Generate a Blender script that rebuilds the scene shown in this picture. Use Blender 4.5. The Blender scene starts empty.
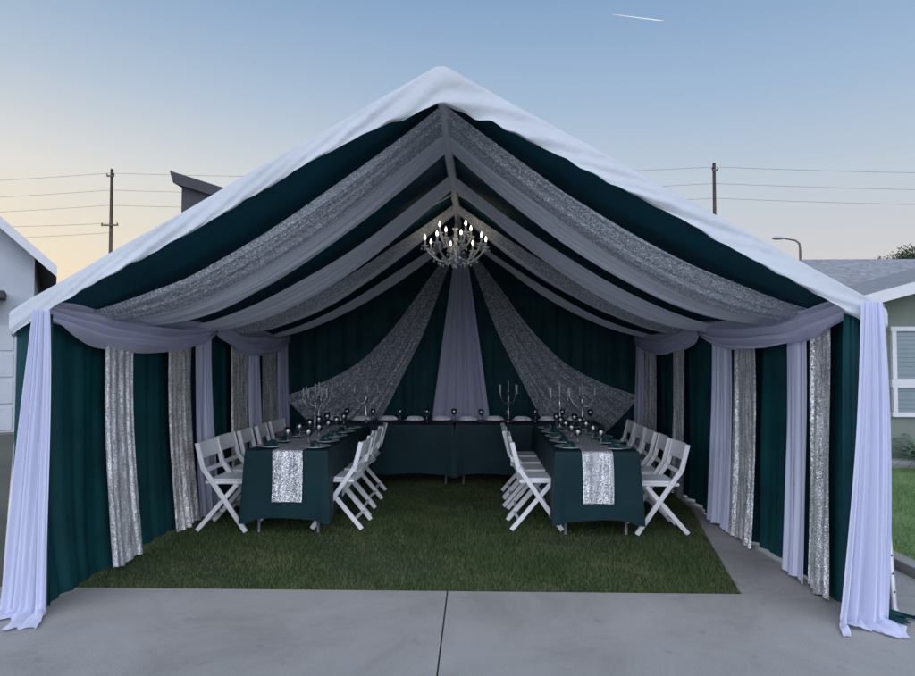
import bpy, math, random
from mathutils import Vector, Matrix, noise
R=math.radians; PI=math.pi; sin=math.sin; cos=math.cos
random.seed(7)
scene=bpy.context.scene; COL=scene.collection
scene.view_settings.view_transform='Standard'; scene.view_settings.look='None'; scene.view_settings.exposure=0

# ------------------------------------------------------------------ camera
CAM=Vector((0.22,-4.13,1.56)); PITCH=R(1.9); YAW=R(1.6); F=661.0
cd=bpy.data.cameras.new('camera'); cam=bpy.data.objects.new('camera',cd); COL.objects.link(cam)
cd.sensor_width=36; cd.lens=36*F/915; cd.clip_start=.05; cd.clip_end=5000
cam.location=CAM; cam.rotation_euler=(R(90)+PITCH,0,YAW); scene.camera=cam
CR=cam.rotation_euler.to_matrix()
def at(px,py,d):
    """world point seen at a photo pixel, d metres in front of the camera along +Y"""
    r=CR@Vector(((px-457.5)/F,-(py-338)/F,-1)); return CAM+r*(d/r.y)

# ------------------------------------------------------------------ materials
def newmat(n):
    m=bpy.data.materials.new(n); m.use_nodes=True; nt=m.node_tree
    b=nt.nodes['Principled BSDF']; return m,nt,b
def N(nt,t,**k):
    n=nt.nodes.new(t)
    for a,v in k.items(): setattr(n,a,v)
    return n
def ramp(nt,fac,cols):
    r=N(nt,'ShaderNodeValToRGB'); e=r.color_ramp.elements
    while len(e)<len(cols): e.new(.5)
    for i,(p,c) in enumerate(cols): e[i].position=p; e[i].color=(*c,1)
    nt.links.new(fac,r.inputs[0]); return r.outputs[0]
def pm(n,col,rough=.6,metal=0,var=.15,vs=4,bump=0,bs=60,sheen=0,spec=.5,detail=6):
    m,nt,b=newmat(n)
    tc=N(nt,'ShaderNodeTexCoord'); no=N(nt,'ShaderNodeTexNoise'); no.inputs['Scale'].default_value=vs; no.inputs['Detail'].default_value=detail
    nt.links.new(tc.outputs['Object'],no.inputs['Vector'])
    c=ramp(nt,no.outputs['Fac'],[(.3,[x*(1-var) for x in col]),(.7,[min(1,x*(1+var)) for x in col])])
    nt.links.new(c,b.inputs['Base Color']); b.inputs['Roughness'].default_value=rough; b.inputs['Metallic'].default_value=metal
    b.inputs['Specular IOR Level'].default_value=spec
    if sheen: b.inputs['Sheen Weight'].default_value=sheen
    if bump:
        n2=N(nt,'ShaderNodeTexNoise'); n2.inputs['Scale'].default_value=bs; n2.inputs['Detail'].default_value=4
        nt.links.new(tc.outputs['Object'],n2.inputs['Vector'])
        bp=N(nt,'ShaderNodeBump'); bp.inputs['Strength'].default_value=bump; bp.inputs['Distance'].default_value=.02
        nt.links.new(n2.outputs['Fac'],bp.inputs['Height']); nt.links.new(bp.outputs[0],b.inputs['Normal'])
    return m
def sheer(n,col,transp,transl=.3,glit=0):
    m,nt,b=newmat(n)
    b.inputs['Base Color'].default_value=(*col,1); b.inputs['Roughness'].default_value=.6
    tc=N(nt,'ShaderNodeTexCoord')
    if glit:
        v=N(nt,'ShaderNodeTexVoronoi'); v.inputs['Scale'].default_value=glit; nt.links.new(tc.outputs['Object'],v.inputs['Vector'])
        s=N(nt,'ShaderNodeSeparateColor'); nt.links.new(v.outputs['Color'],s.inputs[0])
        c=ramp(nt,s.outputs[0],[(.0,[x*.58 for x in col]),(.68,[x*.8 for x in col]),(.88,(1,1,1))]); nt.links.new(c,b.inputs['Base Color'])
        b.inputs['Metallic'].default_value=.2; b.inputs['Roughness'].default_value=.32
        geo=N(nt,'ShaderNodeNewGeometry')
        sb=N(nt,'ShaderNodeVectorMath',operation='SUBTRACT'); nt.links.new(v.outputs['Color'],sb.inputs[0]); sb.inputs[1].default_value=(.5,.5,.5)
        sc=N(nt,'ShaderNodeVectorMath',operation='SCALE'); nt.links.new(sb.outputs[0],sc.inputs[0]); sc.inputs['Scale'].default_value=.7
        a2=N(nt,'ShaderNodeVectorMath',operation='ADD'); nt.links.new(sc.outputs[0],a2.inputs[0]); nt.links.new(geo.outputs['Normal'],a2.inputs[1])
        nm=N(nt,'ShaderNodeVectorMath',operation='NORMALIZE'); nt.links.new(a2.outputs[0],nm.inputs[0]); nt.links.new(nm.outputs[0],b.inputs['Normal'])
    t=N(nt,'ShaderNodeBsdfTranslucent'); t.inputs[0].default_value=(*col,1)
    x=N(nt,'ShaderNodeMixShader'); x.inputs[0].default_value=transl
    nt.links.new(b.outputs[0],x.inputs[1]); nt.links.new(t.outputs[0],x.inputs[2])
    out=nt.nodes['Material Output']
    if transp:
        tr=N(nt,'ShaderNodeBsdfTransparent'); y=N(nt,'ShaderNodeMixShader'); y.inputs[0].default_value=transp
        if glit:
            # open mesh between the sequins: bright sequins stay opaque
            tf=ramp(nt,s.outputs[0],[(.5,(transp*1.25,)*3),(.9,(0,0,0))]); nt.links.new(tf,y.inputs[0])
        nt.links.new(x.outputs[0],y.inputs[1]); nt.links.new(tr.outputs[0],y.inputs[2]); nt.links.new(y.outputs[0],out.inputs[0])
    else: nt.links.new(x.outputs[0],out.inputs[0])
    return m
def sequin(n,lo,hi,scale=190,tint=(1,1,1),metal=.45):
    m,nt,b=newmat(n); tc=N(nt,'ShaderNodeTexCoord')
    v=N(nt,'ShaderNodeTexVoronoi'); v.inputs['Scale'].default_value=scale; nt.links.new(tc.outputs['Object'],v.inputs['Vector'])
    s=N(nt,'ShaderNodeSeparateColor'); nt.links.new(v.outputs['Color'],s.inputs[0])
    mp=N(nt,'ShaderNodeMapping'); mp.inputs['Scale'].default_value=(42,42,5); nt.links.new(tc.outputs['Object'],mp.inputs['Vector'])
    big=N(nt,'ShaderNodeTexNoise'); big.inputs['Scale'].default_value=1; big.inputs['Detail'].default_value=3; nt.links.new(mp.outputs[0],big.inputs['Vector'])
    ml=N(nt,'ShaderNodeMath',operation='MULTIPLY_ADD'); nt.links.new(big.outputs['Fac'],ml.inputs[0]); ml.inputs[1].default_value=1.4; ml.inputs[2].default_value=-.6
    ad=N(nt,'ShaderNodeMath',operation='MULTIPLY_ADD'); nt.links.new(s.outputs[0],ad.inputs[0]); ad.inputs[1].default_value=.8; nt.links.new(ml.outputs[0],ad.inputs[2])
    c=ramp(nt,ad.outputs[0],[(.05,[lo*t for t in tint]),(.5,[(lo*.5+hi*.5)*t for t in tint]),(.87,[hi*t for t in tint])])
    nt.links.new(c,b.inputs['Base Color']); b.inputs['Metallic'].default_value=metal; b.inputs['Roughness'].default_value=.3
    geo=N(nt,'ShaderNodeNewGeometry')
    sb=N(nt,'ShaderNodeVectorMath',operation='SUBTRACT'); nt.links.new(v.outputs['Color'],sb.inputs[0]); sb.inputs[1].default_value=(.5,.5,.5)
    sc=N(nt,'ShaderNodeVectorMath',operation='SCALE'); nt.links.new(sb.outputs[0],sc.inputs[0]); sc.inputs['Scale'].default_value=.58
    a2=N(nt,'ShaderNodeVectorMath',operation='ADD'); nt.links.new(sc.outputs[0],a2.inputs[0]); nt.links.new(geo.outputs['Normal'],a2.inputs[1])
    nm=N(nt,'ShaderNodeVectorMath',operation='NORMALIZE'); nt.links.new(a2.outputs[0],nm.inputs[0]); nt.links.new(nm.outputs[0],b.inputs['Normal'])
    return m
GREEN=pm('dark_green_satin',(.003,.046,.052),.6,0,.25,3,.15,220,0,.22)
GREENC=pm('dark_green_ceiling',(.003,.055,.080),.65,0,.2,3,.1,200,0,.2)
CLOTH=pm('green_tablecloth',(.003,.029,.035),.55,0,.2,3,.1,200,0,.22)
WHITE=sheer('white_chiffon',(.68,.70,.86),0,.2)
LAV=sheer('lavender_sheer',(.76,.76,.93),.06,.3)
SHEER=sheer('grey_sheer',(.90,.92,1.0),.1,.25)
GLIT=sheer('glitter_tulle',(.80,.86,.97),.30,.15,150)
GLITB=sheer('glitter_back',(.76,.80,.87),.36,.12,95)
SEQ=sequin('silver_sequin',.24,1.0)
SEQG=sequin('champagne_sequin',.22,1.0,140,(1,.965,.91))
CANVAS=pm('white_canvas',(.48,.51,.53),.6,0,.09,2.2,.35,16)
METAL=pm('galvanised_pole',(.45,.45,.46),.4,.8,.15,10)
CHAIRW=pm('white_resin',(.88,.88,.87),.4,0,.03,8)
SILVER=pm('polished_silver',(.92,.92,.93),.35,.75,.05,20)
SILVD=pm('candelabra_silver',(.66,.67,.69),.22,1,.1,20)
CANDLE=pm('candle_wax',(.85,.84,.8),.5,0,.04,20)
CANDLED=pm('candle_grey',(.62,.62,.61),.5,0,.04,20)
TABLEM=pm('table_plastic',(.5,.5,.48),.6)
NAPK=pm('napkin_satin',(.005,.042,.046),.45,0,.25,18)
NAPW=pm('napkin_white',(.82,.83,.88),.6,0,.06,18)
DARKM=pm('black_hole',(.02,.02,.02),.8)
def glassmat():
    m,nt,b=newmat('goblet_glass')
    tr=N(nt,'ShaderNodeBsdfTransparent'); tr.inputs[0].default_value=(.93,.97,.98,1)
    x=N(nt,'ShaderNodeMixShader'); fr=N(nt,'ShaderNodeFresnel'); fr.inputs[0].default_value=1.6
    g=N(nt,'ShaderNodeBsdfGlossy'); g.inputs['Roughness'].default_value=.12
    ma=N(nt,'ShaderNodeMath',operation='MULTIPLY_ADD'); nt.links.new(fr.outputs[0],ma.inputs[0]); ma.inputs[1].default_value=.9; ma.inputs[2].default_value=.2
    nt.links.new(ma.outputs[0],x.inputs[0]); nt.links.new(tr.outputs[0],x.inputs[1]); nt.links.new(g.outputs[0],x.inputs[2])
    nt.links.new(x.outputs[0],nt.nodes['Material Output'].inputs[0]); return m
GLASS=glassmat()
def emis(n,col,s):
    m,nt,b=newmat(n); b.inputs['Base Color'].default_value=(*col,1); b.inputs['Emission Color'].default_value=(*col,1); b.inputs['Emission Strength'].default_value=s; return m
BULB=emis('warm_bulb',(1,.86,.66),11)
def concrete():
    m,nt,b=newmat('concrete'); tc=N(nt,'ShaderNodeTexCoord')
    a=N(nt,'ShaderNodeTexNoise'); a.inputs['Scale'].default_value=1.3; a.inputs['Detail'].default_value=9; a.inputs['Roughness'].default_value=.68; a.inputs['Distortion'].default_value=.6
    c=N(nt,'ShaderNodeTexNoise'); c.inputs['Scale'].default_value=140; c.inputs['Detail'].default_value=3
    st=N(nt,'ShaderNodeTexNoise'); st.inputs['Scale'].default_value=5; st.inputs['Detail'].default_value=4
    for q in (a,c,st): nt.links.new(tc.outputs['Object'],q.inputs['Vector'])
    c1=ramp(nt,a.outputs['Fac'],[(.28,(.275,.262,.24)),(.5,(.365,.35,.325)),(.72,(.42,.405,.38))])
    c2=ramp(nt,c.outputs['Fac'],[(.35,(.8,.8,.8)),(.65,(1.0,1.0,1.0))])
    c3=ramp(nt,st.outputs['Fac'],[(.24,(.72,.71,.69)),(.36,(1,1,1))])
    mx=N(nt,'ShaderNodeMixRGB',blend_type='MULTIPLY'); mx.inputs[0].default_value=1; nt.links.new(c1,mx.inputs[1]); nt.links.new(c2,mx.inputs[2])
    m2=N(nt,'ShaderNodeMixRGB',blend_type='MULTIPLY'); m2.inputs[0].default_value=1; nt.links.new(mx.outputs[0],m2.inputs[1]); nt.links.new(c3,m2.inputs[2])
    nt.links.new(m2.outputs[0],b.inputs['Base Color']); b.inputs['Roughness'].default_value=.85
    bp=N(nt,'ShaderNodeBump'); bp.inputs['Strength'].default_value=.25; bp.inputs['Distance'].default_value=.01
    nt.links.new(c.outputs['Fac'],bp.inputs['Height']); nt.links.new(bp.outputs[0],b.inputs['Normal']); return m
CONC=concrete()
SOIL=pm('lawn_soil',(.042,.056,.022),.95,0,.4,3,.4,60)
DIRT=pm('ground_soil',(.09,.09,.065),.95,0,.3,.5)
def grassmat(n,c0,c1,c2):
    m,nt,b=newmat(n); tc=N(nt,'ShaderNodeTexCoord')
    a=N(nt,'ShaderNodeTexNoise'); a.inputs['Scale'].default_value=1.6; a.inputs['Detail'].default_value=5
    c=N(nt,'ShaderNodeTexNoise'); c.inputs['Scale'].default_value=60
    for q in (a,c): nt.links.new(tc.outputs['Object'],q.inputs['Vector'])
    mx=N(nt,'ShaderNodeMath',operation='MULTIPLY_ADD'); nt.links.new(c.outputs['Fac'],mx.inputs[0]); mx.inputs[1].default_value=.7
    sb=N(nt,'ShaderNodeMath',operation='SUBTRACT'); nt.links.new(a.outputs['Fac'],sb.inputs[0]); sb.inputs[1].default_value=.35; nt.links.new(sb.outputs[0],mx.inputs[2])
    col=ramp(nt,mx.outputs[0],[(.25,c0),(.5,c1),(.75,c2)])
    nt.links.new(col,b.inputs['Base Color']); b.inputs['Roughness'].default_value=.7; return m
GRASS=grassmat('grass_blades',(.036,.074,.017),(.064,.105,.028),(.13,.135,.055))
GRASSL=grassmat('lit_lawn_blades',(.09,.17,.045),(.13,.22,.065),(.19,.26,.1))  # lighter copy of the grass colours, open sky light put into the blades

# ------------------------------------------------------------------ mesh builder
class MB:
    def __init__(s): s.v=[]; s.f=[]
    def add(s,vs,fs):
        o=len(s.v); s.v+=[tuple(x) for x in vs]; s.f+=[tuple(i+o for i in f) for f in fs]
    def box(s,c,d,M=None):
        c=Vector(c); vs=[]
        for x in (-.5,.5):
            for y in (-.5,.5):
                for z in (-.5,.5):
                    p=Vector((x*d[0],y*d[1],z*d[2]))
                    if M: p=M@p
                    vs.append(c+p)
        s.add(vs,[(0,1,3,2),(4,6,7,5),(0,4,5,1),(2,3,7,6),(0,2,6,4),(1,5,7,3)])
    def beam(s,p,q,w,h,side=(1,0,0)):
        p=Vector(p); q=Vector(q); t=(q-p).normalized(); sd=Vector(side); sd=(sd-t*sd.dot(t)).normalized(); up=t.cross(sd)
        vs=[]
        for e in (p,q):
            for a,b in ((-1,-1),(1,-1),(1,1),(-1,1)): vs.append(e+sd*a*w/2+up*b*h/2)
        s.add(vs,[(3,2,1,0),(4,5,6,7),(0,1,5,4),(1,2,6,5),(2,3,7,6),(3,0,4,7)])
    def tube(s,pts,r,seg=8,cap=True):
        pts=[Vector(p) for p in pts]; n=len(pts); vs=[]; fs=[]
        for i,p in enumerate(pts):
            t=(pts[min(i+1,n-1)]-pts[max(i-1,0)]).normalized()
            a=Vector((0,0,1)) if abs(t.z)<.9 else Vector((1,0,0))
            b=t.cross(a).normalized(); c=t.cross(b); rr=r[i] if isinstance(r,(list,tuple)) else r
            for k in range(seg):
                g=2*PI*k/seg; vs.append(p+b*cos(g)*rr+c*sin(g)*rr)
        for i in range(n-1):
            for k in range(seg):
                k2=(k+1)%seg; fs.append((i*seg+k,i*seg+k2,(i+1)*seg+k2,(i+1)*seg+k))
        if cap: fs.append(tuple(range(seg))); fs.append(tuple((n-1)*seg+k for k in reversed(range(seg))))
        s.add(vs,fs)
    def lathe(s,prof,seg=16,c=(0,0,0)):
        vs=[];fs=[];n=len(prof)
        for r,z in prof:
            for k in range(seg):
                g=2*PI*k/seg; vs.append((c[0]+r*cos(g),c[1]+r*sin(g),c[2]+z))
        for i in range(n-1):
            for k in range(seg):
                k2=(k+1)%seg; fs.append((i*seg+k,i*seg+k2,(i+1)*seg+k2,(i+1)*seg+k))
        if prof[0][0]>.0005: fs.append(tuple(reversed(range(seg))))
        if prof[-1][0]>.0005: fs.append(tuple((n-1)*seg+k for k in range(seg)))
        s.add(vs,fs)
    def grid(s,fn,nu,nv):
        vs=[fn(i/nu,j/nv) for j in range(nv+1) for i in range(nu+1)]
        fs=[(j*(nu+1)+i,j*(nu+1)+i+1,(j+1)*(nu+1)+i+1,(j+1)*(nu+1)+i) for j in range(nv) for i in range(nu)]
        s.add(vs,fs)
    def build(s,name,mat,parent=None,smooth=False,bevel=0,origin=None):
        vs=[Vector(p) for p in s.v]; o=Vector((0,0,0))
        if parent is None:
            if origin is not None: o=Vector(origin)
            else:
                xs=[p.x for p in vs]; ys=[p.y for p in vs]; zs=[p.z for p in vs]
                o=Vector(((min(xs)+max(xs))/2,(min(ys)+max(ys))/2,min(zs)))
            vs=[p-o for p in vs]
        me=bpy.data.meshes.new(name); me.from_pydata(vs,[],s.f); me.materials.append(mat)
        if smooth: me.polygons.foreach_set('use_smooth',[True]*len(me.polygons))
        me.update()
        ob=bpy.data.objects.new(name,me); COL.objects.link(ob); ob.location=o
        if parent: ob.parent=parent
        if bevel:
            b=ob.modifiers.new('bevel','BEVEL'); b.width=bevel; b.segments=2; b.limit_method='ANGLE'
        return ob
def tag(o,label=None,cat=None,group=None,kind=None):
    if label: o['label']=label
    if cat: o['category']=cat
    if group: o['group']=group
    if kind: o['kind']=kind
    return o
def empty(name,loc,rz=0):
    o=bpy.data.objects.new(name,None); COL.objects.link(o); o.location=loc; o.rotation_euler=(0,0,rz); o.empty_display_size=.1; return o
def kids(o): return [c for c in bpy.data.objects if c.parent==o]
def copy_tree(o,parent=None):
    ch=kids(o); c=o.copy(); COL.objects.link(c)
    if parent: c.parent=parent
    for k in ch: copy_tree(k,c)
    return c
ORD=['nearest the front','second from the front','third from the front','fourth from the front','fifth from the front','sixth from the front']

# ------------------------------------------------------------------ world and sun
w=bpy.data.worlds.new('World'); scene.world=w; w.use_nodes=True; nt=w.node_tree
bg=nt.nodes['Background']; sk=N(nt,'ShaderNodeTexSky'); sk.sky_type='NISHITA'; sk.sun_disc=False
SUN_EL=R(3); SUN_ROT=R(-52)
sk.sun_elevation=SUN_EL; sk.sun_rotation=SUN_ROT; sk.air_density=1.0; sk.dust_density=1.0; sk.ozone_density=2.0
L=nt.links.new
tc=N(nt,'ShaderNodeTexCoord'); sx=N(nt,'ShaderNodeSeparateXYZ'); L(tc.outputs['Generated'],sx.inputs[0])
def mth(op,a,b=None,c=None,clamp=False):
    n=N(nt,'ShaderNodeMath',operation=op); n.use_clamp=clamp
    for i,q in enumerate((a,b,c)):
        if q is None: continue
        if isinstance(q,(int,float)): n.inputs[i].default_value=q
        else: L(q,n.inputs[i])
    return n.outputs[0]
def mixc(mode,f,a,b):
    n=N(nt,'ShaderNodeMixRGB',blend_type=mode)
    for i,q in enumerate((f,a,b)):
        if isinstance(q,(int,float)): n.inputs[i].default_value=q
        elif isinstance(q,tuple): n.inputs[i].default_value=(*q,1)
        else: L(q,n.inputs[i])
    return n.outputs[0]
cool=ramp(nt,sx.outputs['Z'],[(0,(.74,.67,.63)),(.13,(.70,.68,.69)),(.24,(.57,.65,.74)),(.36,(.39,.53,.72)),(.5,(.24,.39,.62)),(1,(.16,.29,.52))])
warm=ramp(nt,sx.outputs['Z'],[(0,(.97,.72,.45)),(.14,(.95,.82,.61)),(.25,(.84,.81,.74)),(.36,(.55,.63,.72)),(.5,(.27,.42,.62)),(1,(.16,.29,.52))])
dotn=N(nt,'ShaderNodeVectorMath',operation='DOT_PRODUCT'); L(tc.outputs['Generated'],dotn.inputs[0]); dotn.inputs[1].default_value=(sin(SUN_ROT),cos(SUN_ROT),0)
wf_=mth('POWER',mth('MAXIMUM',dotn.outputs['Value'],0),3.0)
grad=mixc('MIX',wf_,cool,warm)
nis=mixc('MULTIPLY',1.0,sk.outputs[0],(.13,.13,.13))
grad=mixc('MIX',.1,grad,nis)
# added fill light: sky behind the camera boosted to brighten the tent interior
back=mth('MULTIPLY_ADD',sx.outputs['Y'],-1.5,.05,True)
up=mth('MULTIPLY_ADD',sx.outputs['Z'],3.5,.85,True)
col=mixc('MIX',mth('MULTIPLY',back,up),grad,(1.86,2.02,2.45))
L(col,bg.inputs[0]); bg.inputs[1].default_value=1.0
sl=bpy.data.lights.new('sun','SUN'); sl.energy=.15; sl.angle=R(12); sl.color=(1,.82,.62)
so=bpy.data.objects.new('sun',sl); COL.objects.link(so)
sd=Vector((sin(SUN_ROT)*cos(SUN_EL),cos(SUN_ROT)*cos(SUN_EL),sin(SUN_EL)))
so.rotation_euler=sd.to_track_quat('Z','Y').to_euler(); so.location=(-20,20,10)

# ------------------------------------------------------------------ ground
def sheet(name,poly,z,mat,kind='structure'):
    m=MB(); m.add([(x,y,z) for x,y in poly],[tuple(range(len(poly)))]); return tag(m.build(name,mat,origin=(0,0,0)),kind=kind)
sheet('ground',[(-900,-600),(900,-600),(900,1500),(-900,1500)],-.04,DIRT)
def slab(m,x0,x1,y0,y1,z0=-.035,z1=0): m.box(((x0+x1)/2,(y0+y1)/2,(z0+z1)/2),(x1-x0,y1-y0,z1-z0))
m=MB()
for x0,x1 in ((-9,-4.6),(-4.59,.022),(.03,4.6),(4.61,9)):
    slab(m,x0,x1,-3.2,.385); slab(m,x0,x1,-9,-3.21)
tag(m.build('driveway',CONC,bevel=.004,origin=(0,0,0)),kind='structure')
EDGE=[(1.99,.395),(2.22,1.6),(2.5,3.0),(2.6,5.9)]
m=MB(); P=[(x,y,-.004) for x,y in EDGE]+[(3.35,5.9,-.004),(3.35,.395,-.004)]
m.add(P+[(x,y,-.035) for x,y,_ in P],[(0,5,4,3,2,1)]+[(i,(i+1)%6,(i+1)%6+6,i+6) for i in range(6)])
tag(m.build('path',CONC,origin=(0,0,0)),kind='structure')
sheet('lawn',[(-3.1,.4),(1.985,.4),(2.21,1.6),(2.49,3.0),(2.59,6.2),(-3.1,6.2)],-.022,SOIL)
sheet('side_lawn',[(3.5,.75),(14,.75),(14,5.75),(3.5,5.75)],-.022,GRASSL)
m=MB(); slab(m,3.5,14,5.76,6.6); tag(m.build('garden_path',CONC,origin=(0,0,0)),kind='structure')
m=MB(); slab(m,3.36,3.49,.5,6.6,-.035,.07); slab(m,3.49,14,.62,.74,-.035,.07); tag(m.build('kerb',CONC,bevel=.01,origin=(0,0,0)),kind='structure')
def blades(name,n,inside,x0,x1,y0,y1,h,label,mat):
    vs=[];fs=[];rr=random.Random(5); k=0
    while k<n:
        x=rr.uniform(x0,x1); y=y0+(y1-y0)*rr.random()**1.45
        if not inside(x,y): continue
        pn=noise.noise((x*1.1,y*1.1,3.3))
        if pn<-.25 and rr.random()<.5: k+=1; continue
        hh=h*rr.uniform(.5,1.15)*(1+.5*pn); a=rr.uniform(0,2*PI); wd=.003; l=hh*rr.uniform(.3,1.0); b=rr.uniform(0,2*PI)
        o=len(vs); vs+= [(x-wd*cos(a),y-wd*sin(a),-.022),(x+wd*cos(a),y+wd*sin(a),-.022),(x+l*cos(b),y+l*sin(b),-.022+hh)]
        fs.append((o,o+1,o+2)); k+=1
    mm=MB(); mm.v=vs; mm.f=fs; o=mm.build(name,mat,origin=(0,0,0)); tag(o,label,'grass',kind='stuff')
def ing(x,y):
    for (xa,ya),(xb,yb) in zip(EDGE,EDGE[1:]):
        if ya<=y<=yb: return x<xa+(xb-xa)*(y-ya)/(yb-ya)+.03*noise.noise((y*9,0,0))
    return False
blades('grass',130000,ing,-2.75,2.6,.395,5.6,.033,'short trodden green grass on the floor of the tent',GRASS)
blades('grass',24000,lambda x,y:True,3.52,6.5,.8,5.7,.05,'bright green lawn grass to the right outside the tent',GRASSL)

# ------------------------------------------------------------------ tent
W=2.66; D=5.7; ZE=1.90; ZR=3.41; SPL=.11
tent=empty('party_tent',(0,0,0)); tag(tent,'white peaked party tent with open gable front standing on the driveway and grass','tent')
def roofz(x): 
    a=abs(x)/W; return ZR-(ZR-ZE)*max(a,.012)+.012
m=MB()
def rf(u,v):
    x=(u*2-1)*W*1.012; y=.02+v*(D+.08); s=.05*abs(sin(2*PI*v))*sin(PI*min(1,abs(x)/W))
    return (x,y,roofz(x)+.004-s+.006*noise.noise((x*2,y*2,0)))
m.grid(rf,64,40); m.build('roof',CANVAS,tent,True)
PROF=[(.25,.004),(.05,.008),(-.030,.002),(-.040,-.008),(-.044,-.03),(-.047,-.06),(-.050,-.09),(-.052,-.12),(-.054,-.145),(-.052,-.150)]
m=MB()
def fv(u,v):
    s=u*2-1; x=s*W*1.014; i=v*(len(PROF)-1); k=min(int(i),len(PROF)-2); t=i-k
    dy=PROF[k][0]*(1-t)+PROF[k+1][0]*t; dz=PROF[k][1]*(1-t)+PROF[k+1][1]*t
    n=noise.noise((x*2.6,v*1.5,1.7)); n2=noise.noise((x*11,v*2,5)); n3=noise.noise((x*5+v*5,v*1.5,9))
    endf=max(0,abs(s)-.94)/.06
    dz*=1.06+.42*math.exp(-(x/.38)**2)+.10*math.exp(-(x/1.2)**2)
    if dz<0: dz*=1+.15*noise.noise((x*1.6,0,4.4))+.07*n2
    x2=x*(1+.010*endf*sin(v*PI))
    lo=max(0,v-.3)
    return (x2,dy+.012*n+.016*n2*lo+.05*n3*lo,roofz(x)+dz-.015*endf**2)
m.grid(fv,200,40); m.build('front_valance',CANVAS,tent,True)
for s in (-1,1):
    m=MB()
    def sv(u,v,s=s):
        y=-.03+u*(D+.12); return (s*(W*1.02+.02*sin(v*3)+.01*noise.noise((y*4,v,0))),y,roofz(W)-.005-v*.2+.012*sin(y*9))
    m.grid(sv,60,8); m.build('side_valance',CANVAS,tent,True)
m=MB()
def bw(u,v):
    x=(u*2-1)*W; return (x,D+.07,v*roofz(x)+.0)
m.grid(bw,40,6); m.build('rear_wall',CANVAS,tent)
for y in (.03,2.85,D):
    for s in (-1,1):
        m=MB(); m.tube([(s*(W+.0),y,ZE-.03),(s*(W+SPL),y,0)],.021,10); lg=m.build('leg',METAL,tent,True)
        m=MB(); m.lathe([(.06,0),(.06,.006),(.028,.012),(.026,.05)],12,(s*(W+SPL),y,0)); m.build('foot',METAL,lg,True)
        if y<1 and s>0:
            for k in range(7):
                z=.15+k*.11; xx=(W+SPL)-SPL*z/(ZE-.03)
                m=MB(); m.tube([(xx,y-.02,z),(xx,y-.0235,z)],.006,8); m.build('pin_hole',DARKM,lg)
        m=MB(); m.tube([(0,y,ZR-.06),(s*W,y,ZE-.04)],.02,8); m.build('rafter',METAL,tent,True)
m=MB(); m.tube([(0,.03,ZR-.06),(0,D,ZR-.06)],.02,8); m.build('ridge_pole',METAL,tent,True)
for s in (-1,1):
    m=MB(); m.tube([(s*W,.03,ZE-.04),(s*W,D,ZE-.04)],.02,8); m.build('eave_rail',METAL,tent,True)

# ------------------------------------------------------------------ drapes
def fold(u,v,folds,ph,seed):
    """irregular hanging folds"""
    th=2*PI*folds*u+.9*sin(2*PI*1.3*u+ph[0])+.6*sin(2*PI*.7*u+ph[1]+1.3*v)
    f=sin(th)+.35*sin(2.1*th+ph[2])+.4*sin(.53*th+ph[3]+.8*v)
    n=noise.noise((u*folds*1.5,v*.9,seed*3.7))*2.0+noise.noise((u*folds*3.4,v*1.6,seed*5.1+9))*.8
    return .5*f+.8*n,th
def drape(name,p0,p1,n,zt,zb,mat,folds,amp,seed,label,cat,group,off=0,wt=1,wb=1,puddle=0,flare=0,nv=30,spread=0,shear=0,drift=0):
    rr=random.Random(seed); ph=[rr.uniform(0,6.28) for _ in range(8)]
    p0=Vector(p0);p1=Vector(p1);n=Vector(n); t=(p1-p0).normalized(); L=(p1-p0).length
    vm=1.22 if puddle else 1.0
    def fn(u,vv):
        v=vv*vm; e=max(0,v-1); v1=min(v,1)
        wd=wt+(wb-wt)*v1**(.8 if puddle else 1.3)
        uu=.5+(u-.5)*wd*(1+spread*e)
        b=p0+(p1-p0)*uu
        f,th=fold(u,v1,folds,ph,seed)
        o=off+amp*(.45+.65*v1)*f+flare*v1**2.2
        z=zt+(zb-zt)*v1
        z+=.012*sin(9*u+ph[4])*v1
        sw=.02*sin(3.2*v1+ph[5])*L**.3*v1+shear*v1**1.5+drift*e
        if puddle:
            k=e/.22; z=max(z,0)
            o+=puddle*k*(.75+.35*sin(7*u+ph[6])+.2*sin(17*u+ph[5]))
            if v>.93:
                z=max(z*.8,.0)+.006+.05*abs(noise.noise((u*folds*1.6+seed,v*11,ph[7])))*(1-.5*k)+.014*(1-k)*(1+sin(th))
                sw+=.04*noise.noise((u*folds*.9,v*6,seed))*k
        q=b+n*o+t*sw; return (q.x,q.y,z)
    m=MB(); m.grid(fn,max(10,int(folds*14)),nv); o=m.build(name,mat,None,True)
    return tag(o,label,cat,group)
XI=W-.03
GC='dark green curtains lining the tent'
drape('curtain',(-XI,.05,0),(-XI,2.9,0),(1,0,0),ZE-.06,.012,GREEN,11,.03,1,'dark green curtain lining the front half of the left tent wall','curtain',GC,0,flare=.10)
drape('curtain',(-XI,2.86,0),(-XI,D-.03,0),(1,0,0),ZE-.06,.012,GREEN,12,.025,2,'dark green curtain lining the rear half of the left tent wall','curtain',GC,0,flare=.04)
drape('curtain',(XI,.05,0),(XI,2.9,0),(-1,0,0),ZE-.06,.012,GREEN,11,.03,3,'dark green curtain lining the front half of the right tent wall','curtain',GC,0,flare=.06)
drape('curtain',(XI,2.86,0),(XI,D-.03,0),(-1,0,0),ZE-.06,.012,GREEN,12,.025,4,'dark green curtain lining the rear half of the right tent wall','curtain',GC,0,flare=.03)
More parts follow.
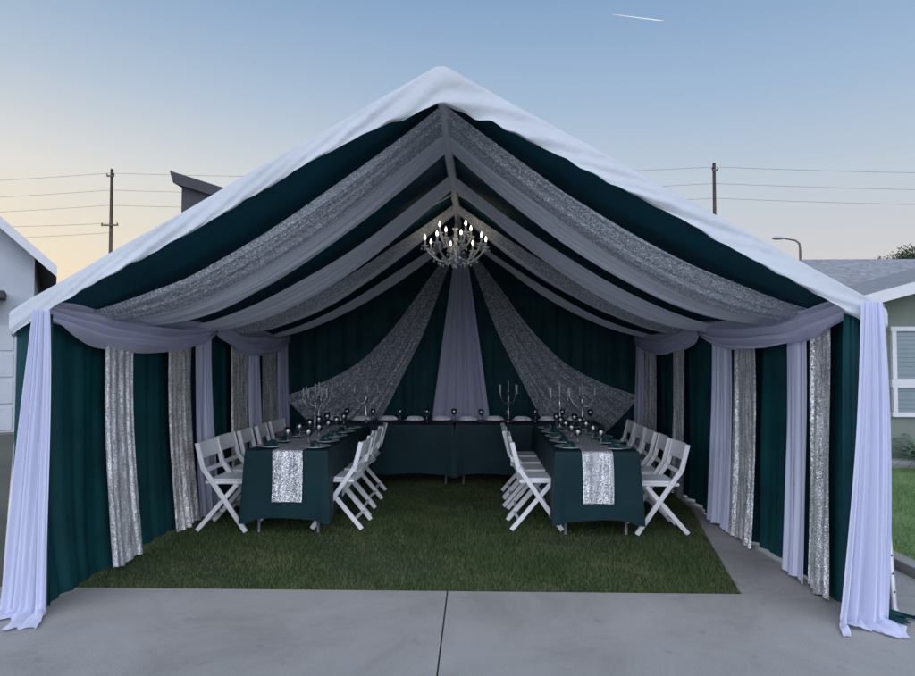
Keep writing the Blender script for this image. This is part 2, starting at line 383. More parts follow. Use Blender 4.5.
# back curtain follows the gable
PH0=[1,2,3,4,5,6,0,1]
def gable(u,v):
    x=(u*2-1)*(W-.05); zt=roofz(x)-.07
    f,_=fold(u,v,24,PH0,6)
    return (x,D-.02-.02*f*(.4+.6*v),zt+(.01-zt)*v)
m=MB(); m.grid(gable,300,24); tag(m.build('curtain',GREEN,None,True),'dark green curtain filling the back gable wall behind the head table','curtain',GC)
# ceiling
for s,wd in ((-1,'left'),(1,'right')):
    m=MB()
    def cf(u,v,s=s):
        x=s*v*(W-.02); y=-.01+u*(D-.02); e=min(1,u*12)
        z=roofz(x)-.055-.10*4*v*(1-v)*(.55+.45*e)-.018*noise.noise((y*3.5,v*1.5,s))*sin(PI*v)*2*e-.02*sin(y*4.2+s)*sin(PI*v)*e
        return (x,y,z)
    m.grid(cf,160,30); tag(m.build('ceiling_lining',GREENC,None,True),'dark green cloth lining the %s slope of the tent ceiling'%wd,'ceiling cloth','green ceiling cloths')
# wall strips: (y0,y1,material)
def strips(side,lst):
    s=-1 if side=='left' else 1
    cnt={'s':0,'w':0}
    for i,(y0,y1,k) in enumerate(lst):
        o=cnt[k]; cnt[k]+=1
        mat={'s':SEQ if y0<1.6 or side=='right' else SEQG,'w':WHITE}[k]
        nm={'s':'sequin_drape','w':'chiffon_drape'}[k]
        wd={'s':'silver sequin','w':'white chiffon'}[k]
        lab='%s strip on the %s tent wall, %s'%(wd,side,ORD[o])
        fl=(.095 if s<0 else .055) if y0<2.8 else .04
        drape(nm,(s*(XI-.095),y0,0),(s*(XI-.095),y1,0),(-s,0,0),ZE-.07,.02,mat,max(2.4,(y1-y0)*9),.022 if k=='s' else .026,20+i+(50 if s>0 else 0),lab,'drape',{'s':'sequin strips on the tent walls','w':'white chiffon strips on the tent walls'}[k],0,.95,1.05,flare=fl)
strips('left',[(.71,1.13,'s'),(1.71,2.24,'s'),(2.28,2.69,'w'),(3.24,3.8,'s'),(3.84,4.22,'w'),(4.26,4.9,'s'),(4.95,5.5,'w')])
strips('right',[(.24,.53,'s'),(.56,.87,'w'),(1.42,1.90,'s'),(1.93,2.41,'w'),(3.3,3.71,'s'),(4.46,4.96,'s'),(5.0,5.5,'w')])
# front corner drapes
drape('corner_drape',(-2.72,-.1,0),(-2.24,-.1,0),(0,-1,0),ZE-.03,.0,WHITE,5,.03,80,'long white chiffon drape gathered on the front left corner post of the tent','drape','white corner drapes',0,.22,.58,.22,.02,44,spread=3.0,shear=-.06)
drape('corner_drape',(2.37,-.1,0),(2.83,-.1,0),(0,-1,0),ZE+.01,.0,WHITE,5,.032,81,'long white chiffon drape gathered on the front right corner post of the tent','drape','white corner drapes',0,.28,.62,.18,.02,44,spread=2.6,shear=-.09)
drape('corner_curtain',(2.46,.0,0),(2.70,.02,0),(.1,-1,0),ZE-.05,.0,GREEN,3,.012,83,'narrow dark green curtain end pooling on the ground at the right front post','curtain',GC,0,.8,1.1,.16,.0,34,spread=1.5,drift=1.1)
drape('corner_curtain',(-2.72,.0,0),(-2.46,.0,0),(0,-1,0),ZE-.05,.0,GREEN,3,.012,84,'narrow dark green curtain end beside the left front post','curtain',GC,0,.9,1.1,0,.0,30)

# ceiling swags
def swag(name,s,yr0,yr1,ye0,ye1,sag,mat,folds,seed,label,group):
    rr=random.Random(seed); ph=[rr.uniform(0,6.28) for _ in range(6)]
    def fn(u,v):
        g=1-.3*(max(0,v-.72)/.28)**1.5      # gathered where it is tied at the eave
        u2=.5+(u-.5)*g
        y=(yr0+(yr1-yr0)*u)*(1-v)+(ye0+(ye1-ye0)*u2)*v
        x=s*(.015+v*(W-.06)); zl=(ZR-.13)*(1-v)+(ZE-.02)*v
        c=4*v*(1-v); c2=c*(.8+.4*v)
        f,_=fold(u,v*2,folds,ph,seed)
        z=zl-sag*c2*(.7+.3*sin(PI*u))-.026*f*(.6+.4*c)-.02*sin(PI*u)
        return (x,y+.018*f,z)
    m=MB(); m.grid(fn,int(folds*14),44); tag(m.build(name,mat,None,True),label,'swag',group)
for s,wd in ((-1,'left'),(1,'right')):
    g1='glitter tulle swags under the ceiling'; g2='grey sheer swags under the ceiling'
    swag('ceiling_swag',s,.30,.82,.42,.98,.28,GLIT,7,1+s,'wide silver glitter swag from the front of the ridge to the %s eave'%wd,g1)
    swag('ceiling_swag',s,.82,1.28,1.0,1.5,.29,SHEER,7,11+s,'broad pale sheer swag just behind the front glitter swag, %s side'%wd,g2)
    swag('ceiling_swag',s,1.98,2.42,2.22,2.68,.29,SHEER,7,21+s,'pale sheer swag running to the middle eave post on the %s side'%wd,g2)
    swag('ceiling_swag',s,3.08,3.28,3.18,3.4,.25,GLIT,3,31+s,'narrow glitter swag behind the chandelier on the %s side'%wd,g1)
    swag('ceiling_swag',s,3.28,3.58,3.42,3.74,.25,SHEER,5,41+s,'narrow pale sheer swag behind the chandelier on the %s side'%wd,g2)
    swag('ceiling_swag',s,4.6,4.9,4.7,5.0,.22,SHEER,5,51+s,'rearmost pale sheer swag nearest the back wall on the %s side'%wd,g2)
# ridge wrap
m=MB()
def rw(u,v):
    a=(u-.5)*PI*1.1; y=.0+v*4.2; r=.036+.012*noise.noise((y*4,u*2,0))
    return (r*sin(a)*1.0,y,ZR-.13-r*.8*cos(a)-.02*sin(PI*((y/2.85)%1)))
m.grid(rw,14,70); tag(m.build('ridge_drape',SHEER,None,True),'pale grey sheer wrapped along the ridge pole from the front peak','drape')
# eave swags
def eswag(s,y0,y1,h0,h1,sag,seed,label):
    ph=seed*1.7
    def fn(u,v):
        c=4*u*(1-u); c=c**.8; y=y0+(y1-y0)*u
        h=h0+(h1-h0)*c; th=2*PI*3.5*v+1.4*sin(3*u+ph)+.7*sin(7*u+ph)
        f=sin(th)+.35*sin(2.3*th+ph)+1.4*noise.noise((u*5,v*5+2*c,ph))
        z=ZE+.05-sag*c*.5-v*h-sag*c*.5*v
        x=s*(XI-.12-.06*sin(PI*v)*c-.024*f*(.5+.5*c))
        return (x,y,z+.014*f)
    m=MB(); m.grid(fn,60,44); tag(m.build('eave_swag',LAV,None,True),label,'swag','lavender swags along the eaves')
for s,wd in ((-1,'left'),(1,'right')):
    eswag(s,.0,2.75,.12,.24,.08,1+s,'lavender sheer swag draped along the front half of the %s eave'%wd)
    eswag(s,2.8,5.5,.12,.24,.1,4+s,'lavender sheer swag draped along the rear half of the %s eave'%wd)
# back wall fan drapes
def bez(p,t):
    n=len(p)-1; i=min(int(t*n),n-1); f=t*n-i
    def g(k): return Vector(p[max(0,min(n,k))])
    a,b,c,d=g(i-1),g(i),g(i+1),g(i+2)
    return .5*((2*b)+(c-a)*f+(2*a-5*b+4*c-d)*f*f+(3*b-a-3*c+d)*f**3)
for s,wd in ((-1,'left'),(1,'right')):
    IN=[(-.1,3.12),(-.26,2.7),(-.52,2.0),(-.86,1.3),(-1.22,.6),(-1.5,.1)]
    OU=[(-.18,3.15),(-.5,2.72),(-.98,2.05),(-1.5,1.52),(-2.1,1.2),(-2.6,1.03)]
    def fn(u,v,s=s):
        a=bez(IN,v); b=bez(OU,v); q=a*(1-u)+b*u
        f,_=fold(u,v*1.5,7,PH0,14+s)
        q.y-=.10*sin(PI*u)*v
        return (q.x if s<0 else -q.x,D-.14-.045*f*(.3+.7*v)-.05*sin(PI*v),q.y+.012*f)
    m=MB(); m.grid(fn,98,50); tag(m.build('back_drape',GLITB,None,True),'silver glitter drape fanning from the back peak to the lower %s corner'%wd,'drape','glitter fans on the back wall')
def cb(u,v):
    wd=.16+.86*v**.95; f,_=fold(u,v*1.2,6.5,PH0,18)
    return ((u-.5)*wd,D-.2-.035*f*(.3+.7*v),3.14-v*3.12)
m=MB(); m.grid(cb,90,40); tag(m.build('back_drape',LAV,None,True),'pale lavender sheer panel widening down the centre of the back wall','drape')

# ------------------------------------------------------------------ chandelier
CHY=3.0; CHZ=2.60
ch=empty('chandelier',(0,CHY,CHZ)); tag(ch,'silver chandelier with lit candle bulbs and crystal drops hanging from the tent ridge','chandelier')
m=MB(); m.lathe([(.0,.0),(.03,.02),(.04,.05),(.018,.08),(.045,.12),(.055,.15),(.025,.18),(.018,.24),(.034,.27),(.02,.31),(.016,.36),(.036,.385),(.01,.41)],14); m.build('column',SILVER,ch,True)
m=MB()
for k in range(12):
    zz=.42+k*.024; a=(k%2)*PI/2
    pts=[(.008*cos(t)*cos(a),.008*cos(t)*sin(a),zz+.014*sin(t)) for t in [i*2*PI/8 for i in range(9)]]
    m.tube(pts,.0028,5,False)
m.build('chain',SILVER,ch,True)
def drop(m,c,r):
    m.lathe([(.0,-1.6*r),(r,-.3*r),(r*.6,.5*r),(0,1.5*r)],6,c)
CRY=pm('crystal',(.95,.95,.96),.12,.05,.05,30,0,0,0,1)
for n,rad,z0,dz,off in ((8,.335,.11,.07,.2),(4,.2,.22,.09,.6)):
    for k in range(n):
        g=2*PI*k/n+off; e=Vector((cos(g),sin(g),0))
        pts=[e*(rad*t)+Vector((0,0,z0-.10*sin(PI*t)*(1 if n==8 else .7)+dz*t*t)) for t in [i/10 for i in range(11)]]
        m=MB(); m.tube(pts,.011,7); tip=pts[-1]
        arm=m.build('arm',SILVER,ch,True)
        m=MB(); m.lathe([(.008,-.012),(.042,.004),(.044,.011),(.016,.016),(.014,.03)],12,tip); m.build('bobeche',CRY,arm,True)
        m=MB(); m.lathe([(.0115,.015),(.0115,.075),(.006,.078)],10,tip); m.build('candle_sleeve',CANDLE,arm,True)
        m=MB(); m.lathe([(.005,.076),(.012,.092),(.011,.106),(.0,.134)],10,tip); m.build('bulb',BULB,arm,True)
        for q in range(4):
            a2=2*PI*q/4+g; m=MB(); drop(m,tip+Vector((.036*cos(a2),.036*sin(a2),-.024)),.011); m.build('crystal_drop',CRY,arm)
        for q in (3,5,7):
            m=MB(); drop(m,pts[q]+Vector((0,0,-.034)),.013); m.build('crystal_drop',CRY,arm)
m=MB(); drop(m,(0,0,-.022),.02); m.build('crystal_drop',CRY,ch)

# ------------------------------------------------------------------ tables
def table(x0,x1,y0,y1,label,clabel):
    cx,cy=(x0+x1)/2,(y0+y1)/2; lx,ly=x1-x0,y1-y0
    t=empty('banquet_table',(cx,cy,0)); tag(t,label,'table','folding tables under green cloths')
    m=MB(); m.box((0,0,.72),(lx-.012,ly-.012,.035)); m.build('tabletop',TABLEM,t,bevel=.006)
    for a in (-1,1):
        for b in (-1,1):
            m=MB(); m.tube([(a*(lx/2-.1),b*(ly/2-.1),.70),(a*(lx/2-.1),b*(ly/2-.1),.0)],.014,8); m.build('leg',METAL,t,True)
    per=[]
    def edge(a,b,n):
        for i in range(n): per.append((a[0]+(b[0]-a[0])*i/n,a[1]+(b[1]-a[1])*i/n))
    hx,hy=lx/2,ly/2
    dx=max(10,int(lx*40)); dyy=max(10,int(ly*36))
    edge((-hx,-hy),(hx,-hy),dx); edge((hx,-hy),(hx,hy),dyy); edge((hx,hy),(-hx,hy),dx); edge((-hx,hy),(-hx,-hy),dyy)
    n=len(per); rows=16; vs=[];fs=[]
    ph=random.uniform(0,6)
    for j in range(rows+1):
        tt=j/rows
        for i,(x,y) in enumerate(per):
            ax=abs(x)/hx>.999; ay=abs(y)/hy>.999
            nx=(1 if x>0 else -1) if ax else 0; ny=(1 if y>0 else -1) if ay else 0
            dc=min(abs(hx-abs(x)) if ay else 9,abs(hy-abs(y)) if ax else 9)
            cf_=math.exp(-(dc/.07)**2)
            sd_=(x if ay else y)
            f=.5+.5*sin(sd_*19+ph+1.4*sin(sd_*6))+.6*noise.noise((sd_*7,tt*1.2,ph))
            o=.004+tt*.010+.016*f*tt+cf_*.026*tt
            if ny<0 and not ax: o=.004+tt*.012+.006*f*tt+cf_*.026*tt
            if ax and ay: nx*=.8; ny*=.8
            z=.746-tt*.60-.035*cf_*tt+.008*sin(sd_*9+ph)*tt
            if j==0: o=0; z=.748
            vs.append((cx+x+nx*o,cy+y+ny*o,z))
    for j in range(rows):
        for i in range(n):
            i2=(i+1)%n; fs.append((j*n+i,(j+1)*n+i,(j+1)*n+i2,j*n+i2))
    fs.append(tuple(range(n)))
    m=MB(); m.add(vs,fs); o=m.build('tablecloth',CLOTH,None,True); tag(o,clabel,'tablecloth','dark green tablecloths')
    es=o.modifiers.new('edge','EDGE_SPLIT'); es.split_angle=R(60)
LX0,LX1,RX0,RX1=-1.85,-1.11,.92,1.66; TY0,TY1=1.77,4.08; HY0,HY1=4.12,4.88
table(LX0,LX1,TY0,TY1,'left hand banquet table reaching from the front to the head table','dark green satin cloth over the left hand banquet table')
table(RX0,RX1,TY0,TY1,'right hand banquet table reaching from the front to the head table','dark green satin cloth over the right hand banquet table')
table(-1.9,-.06,HY0,HY1,'left half of the head table in front of the back wall','dark green satin cloth over the left half of the head table')
table(-.04,1.8,HY0,HY1,'right half of the head table in front of the back wall','dark green satin cloth over the right half of the head table')
def runner(cx,label):
    m=MB(); hw=.135
    pts=[(TY0-.034,.30),(TY0-.027,.45),(TY0-.021,.6),(TY0-.015,.72),(TY0-.010,.748),(TY0-.002,.7535),(TY0+.05,.7525)]+[(TY0+.05+(TY1-TY0-.1)*i/12,.7525) for i in range(1,13)]
    def fn(u,v):
        i=v*(len(pts)-1); k=min(int(i),len(pts)-2); t=i-k
        return (cx+(u-.5)*2*hw+.004*sin(v*20),pts[k][0]*(1-t)+pts[k+1][0]*t-(.006+.006*sin(u*9))*(1 if v<.2 else 0),pts[k][1]*(1-t)+pts[k+1][1]*t)
    m.grid(fn,10,(len(pts)-1)*2); tag(m.build('table_runner',SEQ,None,True),label,'table runner','silver sequin table runners')
runner(-1.46,'silver sequin runner hanging over the front end of the left table')
runner(1.29,'silver sequin runner hanging over the front end of the right table')

# ------------------------------------------------------------------ chairs
def make_chair():
    c=empty('folding_chair',(0,0,0))
    m=MB(); m.box((0,.02,.44),(.40,.37,.03)); m.build('seat',CHAIRW,c,bevel=.01)
    m=MB(); m.box((0,.02,.461),(.35,.32,.02)); m.build('seat_pad',CHAIRW,c,bevel=.009)
    for s in (-1,1):
        m=MB(); x=s*.212
        m.beam((x,-.235,.80),(x,-.175,.56),.024,.042); m.beam((x,-.178,.575),(x,.225,.0),.024,.042); m.build('side_rail',CHAIRW,c,bevel=.004)
        m=MB(); x=s*.186; m.beam((x,.13,.425),(x,-.24,.0),.022,.04); m.build('rear_leg',CHAIRW,c,bevel=.004)
    m=MB()
    def br(u,v):
        x=(u-.5)*.4; z=.655+v*.145; return (x,-.205-(z-.655)*.22-.02*(1-(2*u-1)**2),z)
    def br2(u,v):
        p=br(u,v); return (p[0],p[1]+.018,p[2])
    m.grid(br,10,3); m.grid(lambda u,v:br2(1-u,v),10,3)
    m.grid(lambda u,v:tuple(Vector(br(u,1)).lerp(Vector(br2(u,1)),v)),10,1); m.grid(lambda u,v:tuple(Vector(br(1-u,0)).lerp(Vector(br2(1-u,0)),v)),10,1)
    m.build('backrest',CHAIRW,c)
    m=MB(); m.box((0,-.18,.545),(.41,.018,.04)); m.build('lower_slat',CHAIRW,c,bevel=.004)
    m=MB(); m.beam((-.21,.165,.085),(.21,.165,.085),.022,.022,(0,1,0)); m.build('front_stretcher',CHAIRW,c,bevel=.003)
    m=MB(); m.beam((-.18,-.17,.085),(.18,-.17,.085),.022,.022,(0,1,0)); m.build('rear_stretcher',CHAIRW,c,bevel=.003)
    return c
proto=make_chair(); used=[False]
def chair(x,y,rz,label,group):
    o=proto if not used[0] else copy_tree(proto); used[0]=True
    o.location=(x,y,0); o.rotation_euler=(0,0,rz+R(random.uniform(-5,5))); tag(o,label,'chair',group)
for k in range(5):
    chair(-2.09+random.uniform(-.025,.025),2.08+k*.52,R(-90),'white folding chair on the outer side of the left table, '+ORD[k],'white folding chairs')
    chair(1.90+random.uniform(-.025,.025),2.08+k*.52,R(90),'white folding chair on the outer side of the right table, '+ORD[k],'white folding chairs')
for k in range(4):
    chair(-1.05-.02*k+random.uniform(-.015,.015),2.2+k*.48,R(90),'white folding chair on the inner side of the left table, '+ORD[k],'white folding chairs')
    chair(.78+random.uniform(-.02,.02),2.2+k*.48,R(-90),'white folding chair on the inner side of the right table, '+ORD[k],'white folding chairs')

# ------------------------------------------------------------------ tableware
TZ=.754
pm_=MB(); pm_.lathe([(.09,0),(.1,.003),(.14,.012),(.145,.013),(.14,.016),(.1,.008),(.0,.007)],24); plate=pm_.build('charger_plate',SILVER,None,True,origin=(0,0,0))
gm=MB(); gm.lathe([(.036,0),(.035,.003),(.006,.008),(.005,.07),(.012,.08),(.034,.105),(.038,.13),(.033,.165),(.031,.165),(.036,.13),(.032,.107),(.0,.088)],16); gob=gm.build('goblet',GLASS,None,True,origin=(0,0,0))
nm=MB()
def nap(u,v):
    a=u*2*PI; r=.075*(1-v)**.6*(1+.25*sin(3*a+4*v)); return (r*cos(a),r*sin(a)*.6,v*.055+.012*sin(5*a)*(v*(1-v)*4))
nm.grid(nap,30,8); napk=nm.build('napkin',NAPK,None,True,origin=(0,0,0))
nw=MB()
def nap2(u,v):
    a=u*2*PI; r=.115*(1-v)**.45*(1+.2*sin(4*a+3*v)); return (r*cos(a),r*sin(a)*.5,v*.055+.014*sin(5*a)*(v*(1-v)*4))
nw.grid(nap2,30,8); napw=nw.build('white_napkin',NAPW,None,True,origin=(0,0,0))
first={}
def put(src,x,y,z,rz,label,cat,group):
    o=src if src.name not in first else src.copy()
    if src.name in first: COL.objects.link(o)
    first[src.name]=1
    o.location=(x,y,z); o.rotation_euler=(0,0,rz); tag(o,label,cat,group)
def setting(px_,py_,dx,dy,where,white=False):
    put(plate,px_,py_,TZ-.002,0,'silver plate '+where,'plate','silver charger plates')
    if white: put(napw,px_,py_,TZ+.006,random.uniform(-.3,.3),'white folded napkin '+where,'napkin','white napkins along the head table')
    else: put(napk,px_,py_,TZ+.006,random.uniform(0,6),'green napkin '+where,'napkin','folded green napkins')
    put(gob,px_+dx,py_+dy,TZ-.004,0,'clear goblet '+where,'goblet','clear goblets')
for nme,x0,x1 in (('left',LX0,LX1),('right',RX0,RX1)):
    for k in range(5):
        y=2.0+k*.42
        for side in ('outer','inner'):
            ex=x0 if (side=='outer')==(nme=='left') else x1
            sg=1 if ex==x0 else -1
            setting(ex+sg*.165,y+.02*sg,sg*.1,.17,'on the %s side of the %s table, %s'%(side,nme,ORD[k]))
LR=['leftmost','second from the left','third from the left','fourth from the left','fifth from the left','fifth from the right','fourth from the right','third from the right','second from the right','rightmost']
for k in range(10): setting(-1.66+k*.355,HY1-.18-.04*(k%2),.17,-.13+.05*random.random(),'on the head table, '+LR[k],True)

def make_candelabra():
    c=empty('candelabra',(0,0,0))
    m=MB(); m.lathe([(.055,0),(.056,.006),(.04,.014),(.013,.03),(.008,.06),(.014,.09),(.007,.12),(.006,.26),(.012,.29),(.007,.32),(.007,.38),(.014,.39),(.015,.40),(.008,.402)],16); m.build('stem',SILVD,c,True)
    m=MB(); m.lathe([(.007,.40),(.007,.53),(.002,.535)],8); m.build('candle',CANDLED,c,True)
    for k in range(4):
        g=k*PI/2+.3; e=Vector((cos(g),sin(g),0))
        pts=[e*(.15*t)+Vector((0,0,.28-.05*sin(PI*t*1.1)+.07*t*t)) for t in [i/8 for i in range(9)]]
        m=MB(); m.tube(pts,.0048,7); m.lathe([(.005,-.005),(.015,.006),(.016,.011),(.008,.013)],10,pts[-1]); a=m.build('arm',SILVD,c,True)
        m=MB(); m.lathe([(.007,.010),(.007,.115),(.002,.12)],8,pts[-1]); m.build('candle',CANDLED,a,True)
    return c
cp=make_candelabra()
for i,(x,y,l) in enumerate([(-1.2,4.4,'on the left half of the head table'),(.64,4.5,'on the right half of the head table'),(-1.62,3.4,'on the left table, nearer the front'),(-1.7,3.92,'at the far end of the left table'),(1.18,3.5,'on the right table, nearer the front'),(1.5,3.9,'at the far end of the right table')]):
    o=cp if i==0 else copy_tree(cp); o.location=(x,y,TZ-.0005); o.rotation_euler=(0,0,i*.5); tag(o,'silver candelabra with pale candles '+l,'candelabra','silver candelabras')

# ------------------------------------------------------------------ neighbourhood
SIDING=pm('pale_siding',(.42,.45,.49),.8,0,.06,2); FASC=pm('white_trim',(.62,.62,.63),.6,0,.05); SHING=pm('grey_shingle',(.17,.17,.175),.9,0,.25,8,.5,30); SHINGP=pm('pale_shingle',(.25,.25,.26),.9,0,.25,8,.5,30)
SAGE=pm('sage_siding',(.18,.205,.17),.8,0,.08,2); DARKR=pm('dark_roof',(.05,.05,.055),.8); BLIND=pm('window_blind',(.20,.25,.27),.25,0,.05,3); WOODP=pm('pole_wood',(.14,.11,.09),.9,0,.3,6)
BARK=pm('bark',(.07,.055,.04),.9); LEAF=pm('tree_leaf',(.05,.075,.03),.8,0,.4,3); AGAV=pm('agave_leaf',(.09,.16,.09),.6,0,.3,6); GAR=pm('garage_door',(.5,.52,.55),.6,0,.05)
# left house: gable end turned towards the street
tip=at(57,266,14.1); th_=R(33); ax_=Vector((cos(th_),sin(th_),0)); ay_=Vector((-sin(th_),cos(th_),0))
ex=2.5; za=6.2; ze=3.85; o_=.42
org=tip-ax_*(ex+o_)+ay_*.45
hr=empty('house',(org.x,org.y,0),th_); tag(hr,'pale gabled house at the left edge with white roof trim','house')
m=MB(); pts=[(-ex,-.04),(ex,-.04),(ex,ze),(0,za),(-ex,ze)]
m.add([(x,0,z) for x,z in pts]+[(x,9,z) for x,z in pts],[(0,1,2,3,4),(9,8,7,6,5)]+[(i,i+5,(i+1)%5+5,(i+1)%5) for i in range(5)])
m.build('wall',SIDING,hr)
def slope_roof(parent,mat,a,b,y0,y1,fz=.12):
    """one pitched roof slab from ridge a to eave b (x,z), with its rake board"""
    up=Vector((0,0,.1)); A0=Vector((a[0],0,a[1])); B0=Vector((b[0],0,b[1])); F0=Vector((0,y0,0)); F1=Vector((0,y1,0))
    m=MB(); m.add([A0+F0,B0+F0,B0+F1,A0+F1,A0+F0+up,B0+F0+up,B0+F1+up,A0+F1+up],[(3,2,1,0),(4,5,6,7),(0,1,5,4),(1,2,6,5),(2,3,7,6),(3,0,4,7)]); m.build('roof',mat,parent)
    m=MB(); q0=Vector((0,y0-.03,0)); q1=Vector((0,y0-.005,0)); lo=Vector((0,0,-fz)); hi=Vector((0,0,fz))
    m.add([A0+q0+lo,B0+q0+lo,B0+q0+hi,A0+q0+hi,A0+q1+lo,B0+q1+lo,B0+q1+hi,A0+q1+hi],[(0,1,2,3),(7,6,5,4),(0,4,5,1),(1,5,6,2),(2,6,7,3),(3,7,4,0)]); m.build('fascia',FASC,parent)
sl_=(za-ze)/ex
for s in (-1,1): slope_roof(hr,SHING,(0,za+.03),(s*(ex+o_),ze-sl_*o_+.03),-.45,9.4)
m=MB(); m.box((-.3,-.4,2.92),(4.6,.8,.14)); m.build('porch_roof',DARKR,hr)
m=MB(); m.box((0,-.03,1.15),(4.4,.06,2.3))
for k in range(4): m.box((0,-.07,.3+k*.57),(4.3,.02,.5))
m.build('garage_door',GAR,hr,bevel=.01)
# dark mono pitch roof behind the tent
h2=empty('house',(-6.4,16,0)); tag(h2,'dark upper roof corner of a tall house showing above the left tent slope','house')
A=at(172,172,20.1); B=at(216,186,20.1); lx=A.x+6.4; rx=B.x+6.4; k_=(B.z-A.z)/(rx-lx)
m=MB()
def rz_(x,o): return A.z+(x-lx)*k_+o
q=[(lx,0),(lx+.12,-.34),(3.5,-.34),(3.5,0)]
vs=[(x,-.2,rz_(x,o)) for x,o in q]+[(x,7,rz_(x,o)) for x,o in q]
m.add(vs,[(0,1,2,3),(7,6,5,4),(0,3,7,4),(1,5,6,2),(0,4,5,1),(3,2,6,7)])
m.build('roof',DARKR,h2)
m=MB(); wx=lx+.3
m.add([(wx,0,-.04),(3.2,0,-.04),(3.2,0,rz_(3.2,-.3)),(wx,0,rz_(wx,-.3)),(wx,6.5,-.04),(3.2,6.5,-.04),(3.2,6.5,rz_(3.2,-.3)),(wx,6.5,rz_(wx,-.3))],[(0,1,2,3),(7,6,5,4),(0,4,5,1),(1,5,6,2),(2,6,7,3),(3,7,4,0)]); m.build('wall',DARKR,h2)
# right house: low front gable with a hipped roof behind it
h3=empty('house',(6.55,6.75,0)); tag(h3,'sage green single storey house with white trimmed window at the right edge','house')
m=MB(); gp=[(0,-.04),(8,-.04),(8,2.52),(4,3.62),(0,2.52)]
m.add([(x,0,z) for x,z in gp]+[(x,4,z) for x,z in gp],[(0,1,2,3,4),(9,8,7,6,5)]+[(i,i+5,(i+1)%5+5,(i+1)%5) for i in range(5)])
m.box((5,7.0,1.25),(10,5.9,2.5)); m.build('wall',SAGE,h3)
slope_roof(h3,SHINGP,(4,3.64),(-.5,2.42),-.5,4.5,.09); slope_roof(h3,SHINGP,(4,3.64),(8.5,2.42),-.5,4.5,.09)
m=MB(); m.add([(-.62,3.6,2.54),(10.6,3.6,2.54),(10.6,10.4,2.54),(-.62,10.4,2.54),(2.4,7,4.25),(7.6,7,4.25)],[(0,1,5,4),(1,2,5),(2,3,4,5),(3,0,4),(3,2,1,0)]); m.build('roof',SHINGP,h3)
for k,(z0,z1) in enumerate(((.68,1.15),(1.22,2.06))):
    x0,x1=.40,1.9
    m=MB()
    for c,d in ((((x0+x1)/2,-.03,z0),(x1-x0+.1,.06,.07)),(((x0+x1)/2,-.03,z1),(x1-x0+.1,.06,.07)),((x0,-.03,(z0+z1)/2),(.07,.058,z1-z0-.075)),((x1,-.03,(z0+z1)/2),(.07,.058,z1-z0-.075)),(((x0+x1)/2,-.03,(z0+z1)/2),(.05,.05,z1-z0-.075))): m.box(c,d)
    wf=m.build('window',FASC,h3)
    m=MB(); m.box(((x0+x1)/2,-.008,(z0+z1)/2),(x1-x0-.06,.012,z1-z0-.06)); 
    nsl=int((z1-z0)/.07)
    for q in range(nsl): m.box(((x0+x1)/2,-.018,z0+.05+q*.07),(x1-x0-.08,.008,.045))
    m.build('blind',BLIND,wf)
# agave
def agave(x,y,sz,n,seed,label):
    rr=random.Random(seed); m=MB()
    for k in range(n):
        g=rr.uniform(0,2*PI); L=sz*rr.uniform(.7,1.1); el=rr.uniform(.35,1.35); w0=.035*sz*rr.uniform(.8,1.2)
        e=Vector((cos(g),sin(g),0)); sd_=Vector((-sin(g),cos(g),0)); vs=[];N_=6
        for i in range(N_+1):
            t=i/N_; a=el-.7*t*t; p=e*(L*t*cos(a))+Vector((0,0,L*t*sin(a)+.02)); ww=w0*(1-t)**.7*(1+.8*sin(PI*t))
            vs+=[p-sd_*ww+Vector((0,0,.25*ww)),p,p+sd_*ww+Vector((0,0,.25*ww))]
        vs=[v+Vector((x,y,-.03)) for v in vs]
        fs=[]
        for i in range(N_):
            o=i*3; fs+=[(o,o+1,o+4,o+3),(o+1,o+2,o+5,o+4)]
        m.add(vs,fs)
    tag(m.build('agave_plant',AGAV,None,True,origin=(x,y,-.03)),label,'plant','spiky plants by the right house')
agave(6.72,5.5,.72,46,3,'spiky green plant beside the right house wall, left one')
agave(7.1,6.35,.7,40,4,'spiky green plant beside the right house wall, at the picture edge')
# poles, wires, lamp
PD=34
def pole(px,ptop,label,arm):
    p=at(px,ptop,PD); r=empty('utility_pole',(p.x,p.y,0)); tag(r,label,'utility pole','wooden utility poles behind the tent')
    m=MB(); m.tube([(0,0,-.04),(0,0,p.z)],[.12,.075],10); m.build('post',WOODP,r,True)
    for dz,l in arm:
        m=MB(); m.box((0,-.13,p.z-dz),(l,.07,.07)); ca=m.build('crossarm',WOODP,r)
        for q in (-.45,.45):
            m=MB(); m.lathe([(.02,0),(.035,.05),(.02,.1)],8,(q*l,-.13,p.z-dz+.035)); m.build('insulator',DARKM,ca)
    return p
pL=pole(112,169,'thin wooden utility pole standing left of the tent roof',[(.4,.4),(3.0,.9)])
pR=pole(714,163,'thin wooden utility pole standing right of the tent peak',[(.4,.3)])
WIRE=pm('wire_grey',(.12,.12,.125),.6)
def wire(pts,label,r=.008):
    m=MB()
    full=[]
    for a,b in zip(pts,pts[1:]):
        a=Vector(a);b=Vector(b)
        for i in range(16):
            t=i/16; p=a.lerp(b,t); p.z-=.35*4*t*(1-t); full.append(p)
    full.append(Vector(pts[-1])); m.tube(full,r,5); tag(m.build('power_line',WIRE,None,True),label,'power line','power lines crossing the sky')
for k,(dz,l) in enumerate(((.25,'topmost power line running past both utility poles'),(1.15,'second power line running below the topmost one'),(1.95,'third and lowest power line running past both poles'))):
    yy=pL.y-.13
    wire([(pL.x-30,yy+2,pL.z-dz),(pL.x,yy,pL.z-dz),(pR.x,yy,pR.z-dz*.95),(pR.x+34,yy+1,pR.z-dz)],l)
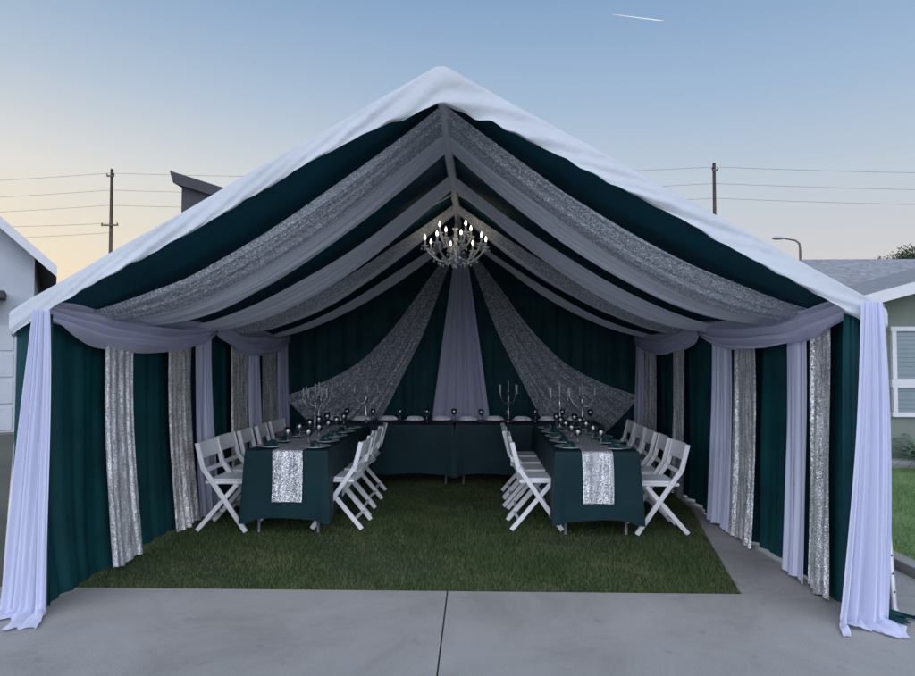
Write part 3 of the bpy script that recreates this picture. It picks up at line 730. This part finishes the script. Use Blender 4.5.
wire([(pL.x-16,pL.y-9,pL.z-4.3),(pL.x,pL.y-.13,pL.z-2.9)],'lower slanting service line left of the left utility pole')
wire([(pL.x-16,pL.y-9,pL.z-5.1),(pL.x,pL.y-.13,pL.z-3.4)],'lowest slanting service line left of the left utility pole')
lp=at(800,243,30); r=empty('street_lamp',(lp.x,lp.y,0)); tag(r,'curved arm street lamp above the right tent slope','street lamp')
m=MB(); m.tube([(0,0,-.04),(0,0,lp.z-.3),(-.03,0,lp.z-.02),(-.2,0,lp.z+.12),(-.75,0,lp.z+.22)],[.09,.05,.045,.04,.03],8); m.build('post',WOODP,r,True)
m=MB(); m.lathe([(0,-.06),(.1,-.05),(.13,0),(.08,.06),(0,.08)],10,(0,0,0)); m.v=[(x*2.2-.98,y,z+lp.z+.22) for x,y,z in m.v]; m.build('lamp_head',METAL,r,True)
# tree
tp=at(906,252,26); tr=empty('tree',(tp.x,tp.y,0)); tag(tr,'small dark leafy tree top behind the right house roof','tree')
m=MB(); m.tube([(0,0,-.04),(.05,0,2),(0,.1,tp.z-.3)],[.16,.11,.05],8)
rr=random.Random(9)
for k in range(9):
    g=rr.uniform(0,6.28); h=rr.uniform(2.2,tp.z-.4); m.tube([(0,0,h),(.5*cos(g),.5*sin(g),h+.4),(1.0*cos(g),1.0*sin(g),h+.7)],[.04,.025,.01],5)
m.build('trunk',BARK,tr,True)
m=MB()
cl=[(rr.gauss(0,.5),rr.gauss(0,.5),tp.z-.6+rr.gauss(0,.32)) for _ in range(46)]
for k in range(8000):
    c=cl[k%46]; p=Vector(c)+Vector((rr.gauss(0,.17),rr.gauss(0,.17),rr.gauss(0,.13))); a=Vector((rr.gauss(0,1),rr.gauss(0,1),rr.gauss(0,1))).normalized(); b=a.orthogonal().normalized(); c2=a.cross(b); q=.042
    m.add([p-b*q,p+c2*q*.6,p+b*q,p-c2*q*.6],[(0,1,2,3)])
m.build('crown',LEAF,tr)
# contrail
CT=emis('vapour',(.75,.75,.78),.2)  # faint emission of its own stands in for sky light on the trail
c0=at(612,14,900); c1=at(664,21,900); m=MB(); m.tube([c0,c0.lerp(c1,.4),c0.lerp(c1,.8),c1],[.3,.6,.9,.8],6); tag(m.build('vapour_trail',CT,None,True),'short thin white vapour trail high in the sky above the tent','vapour trail')
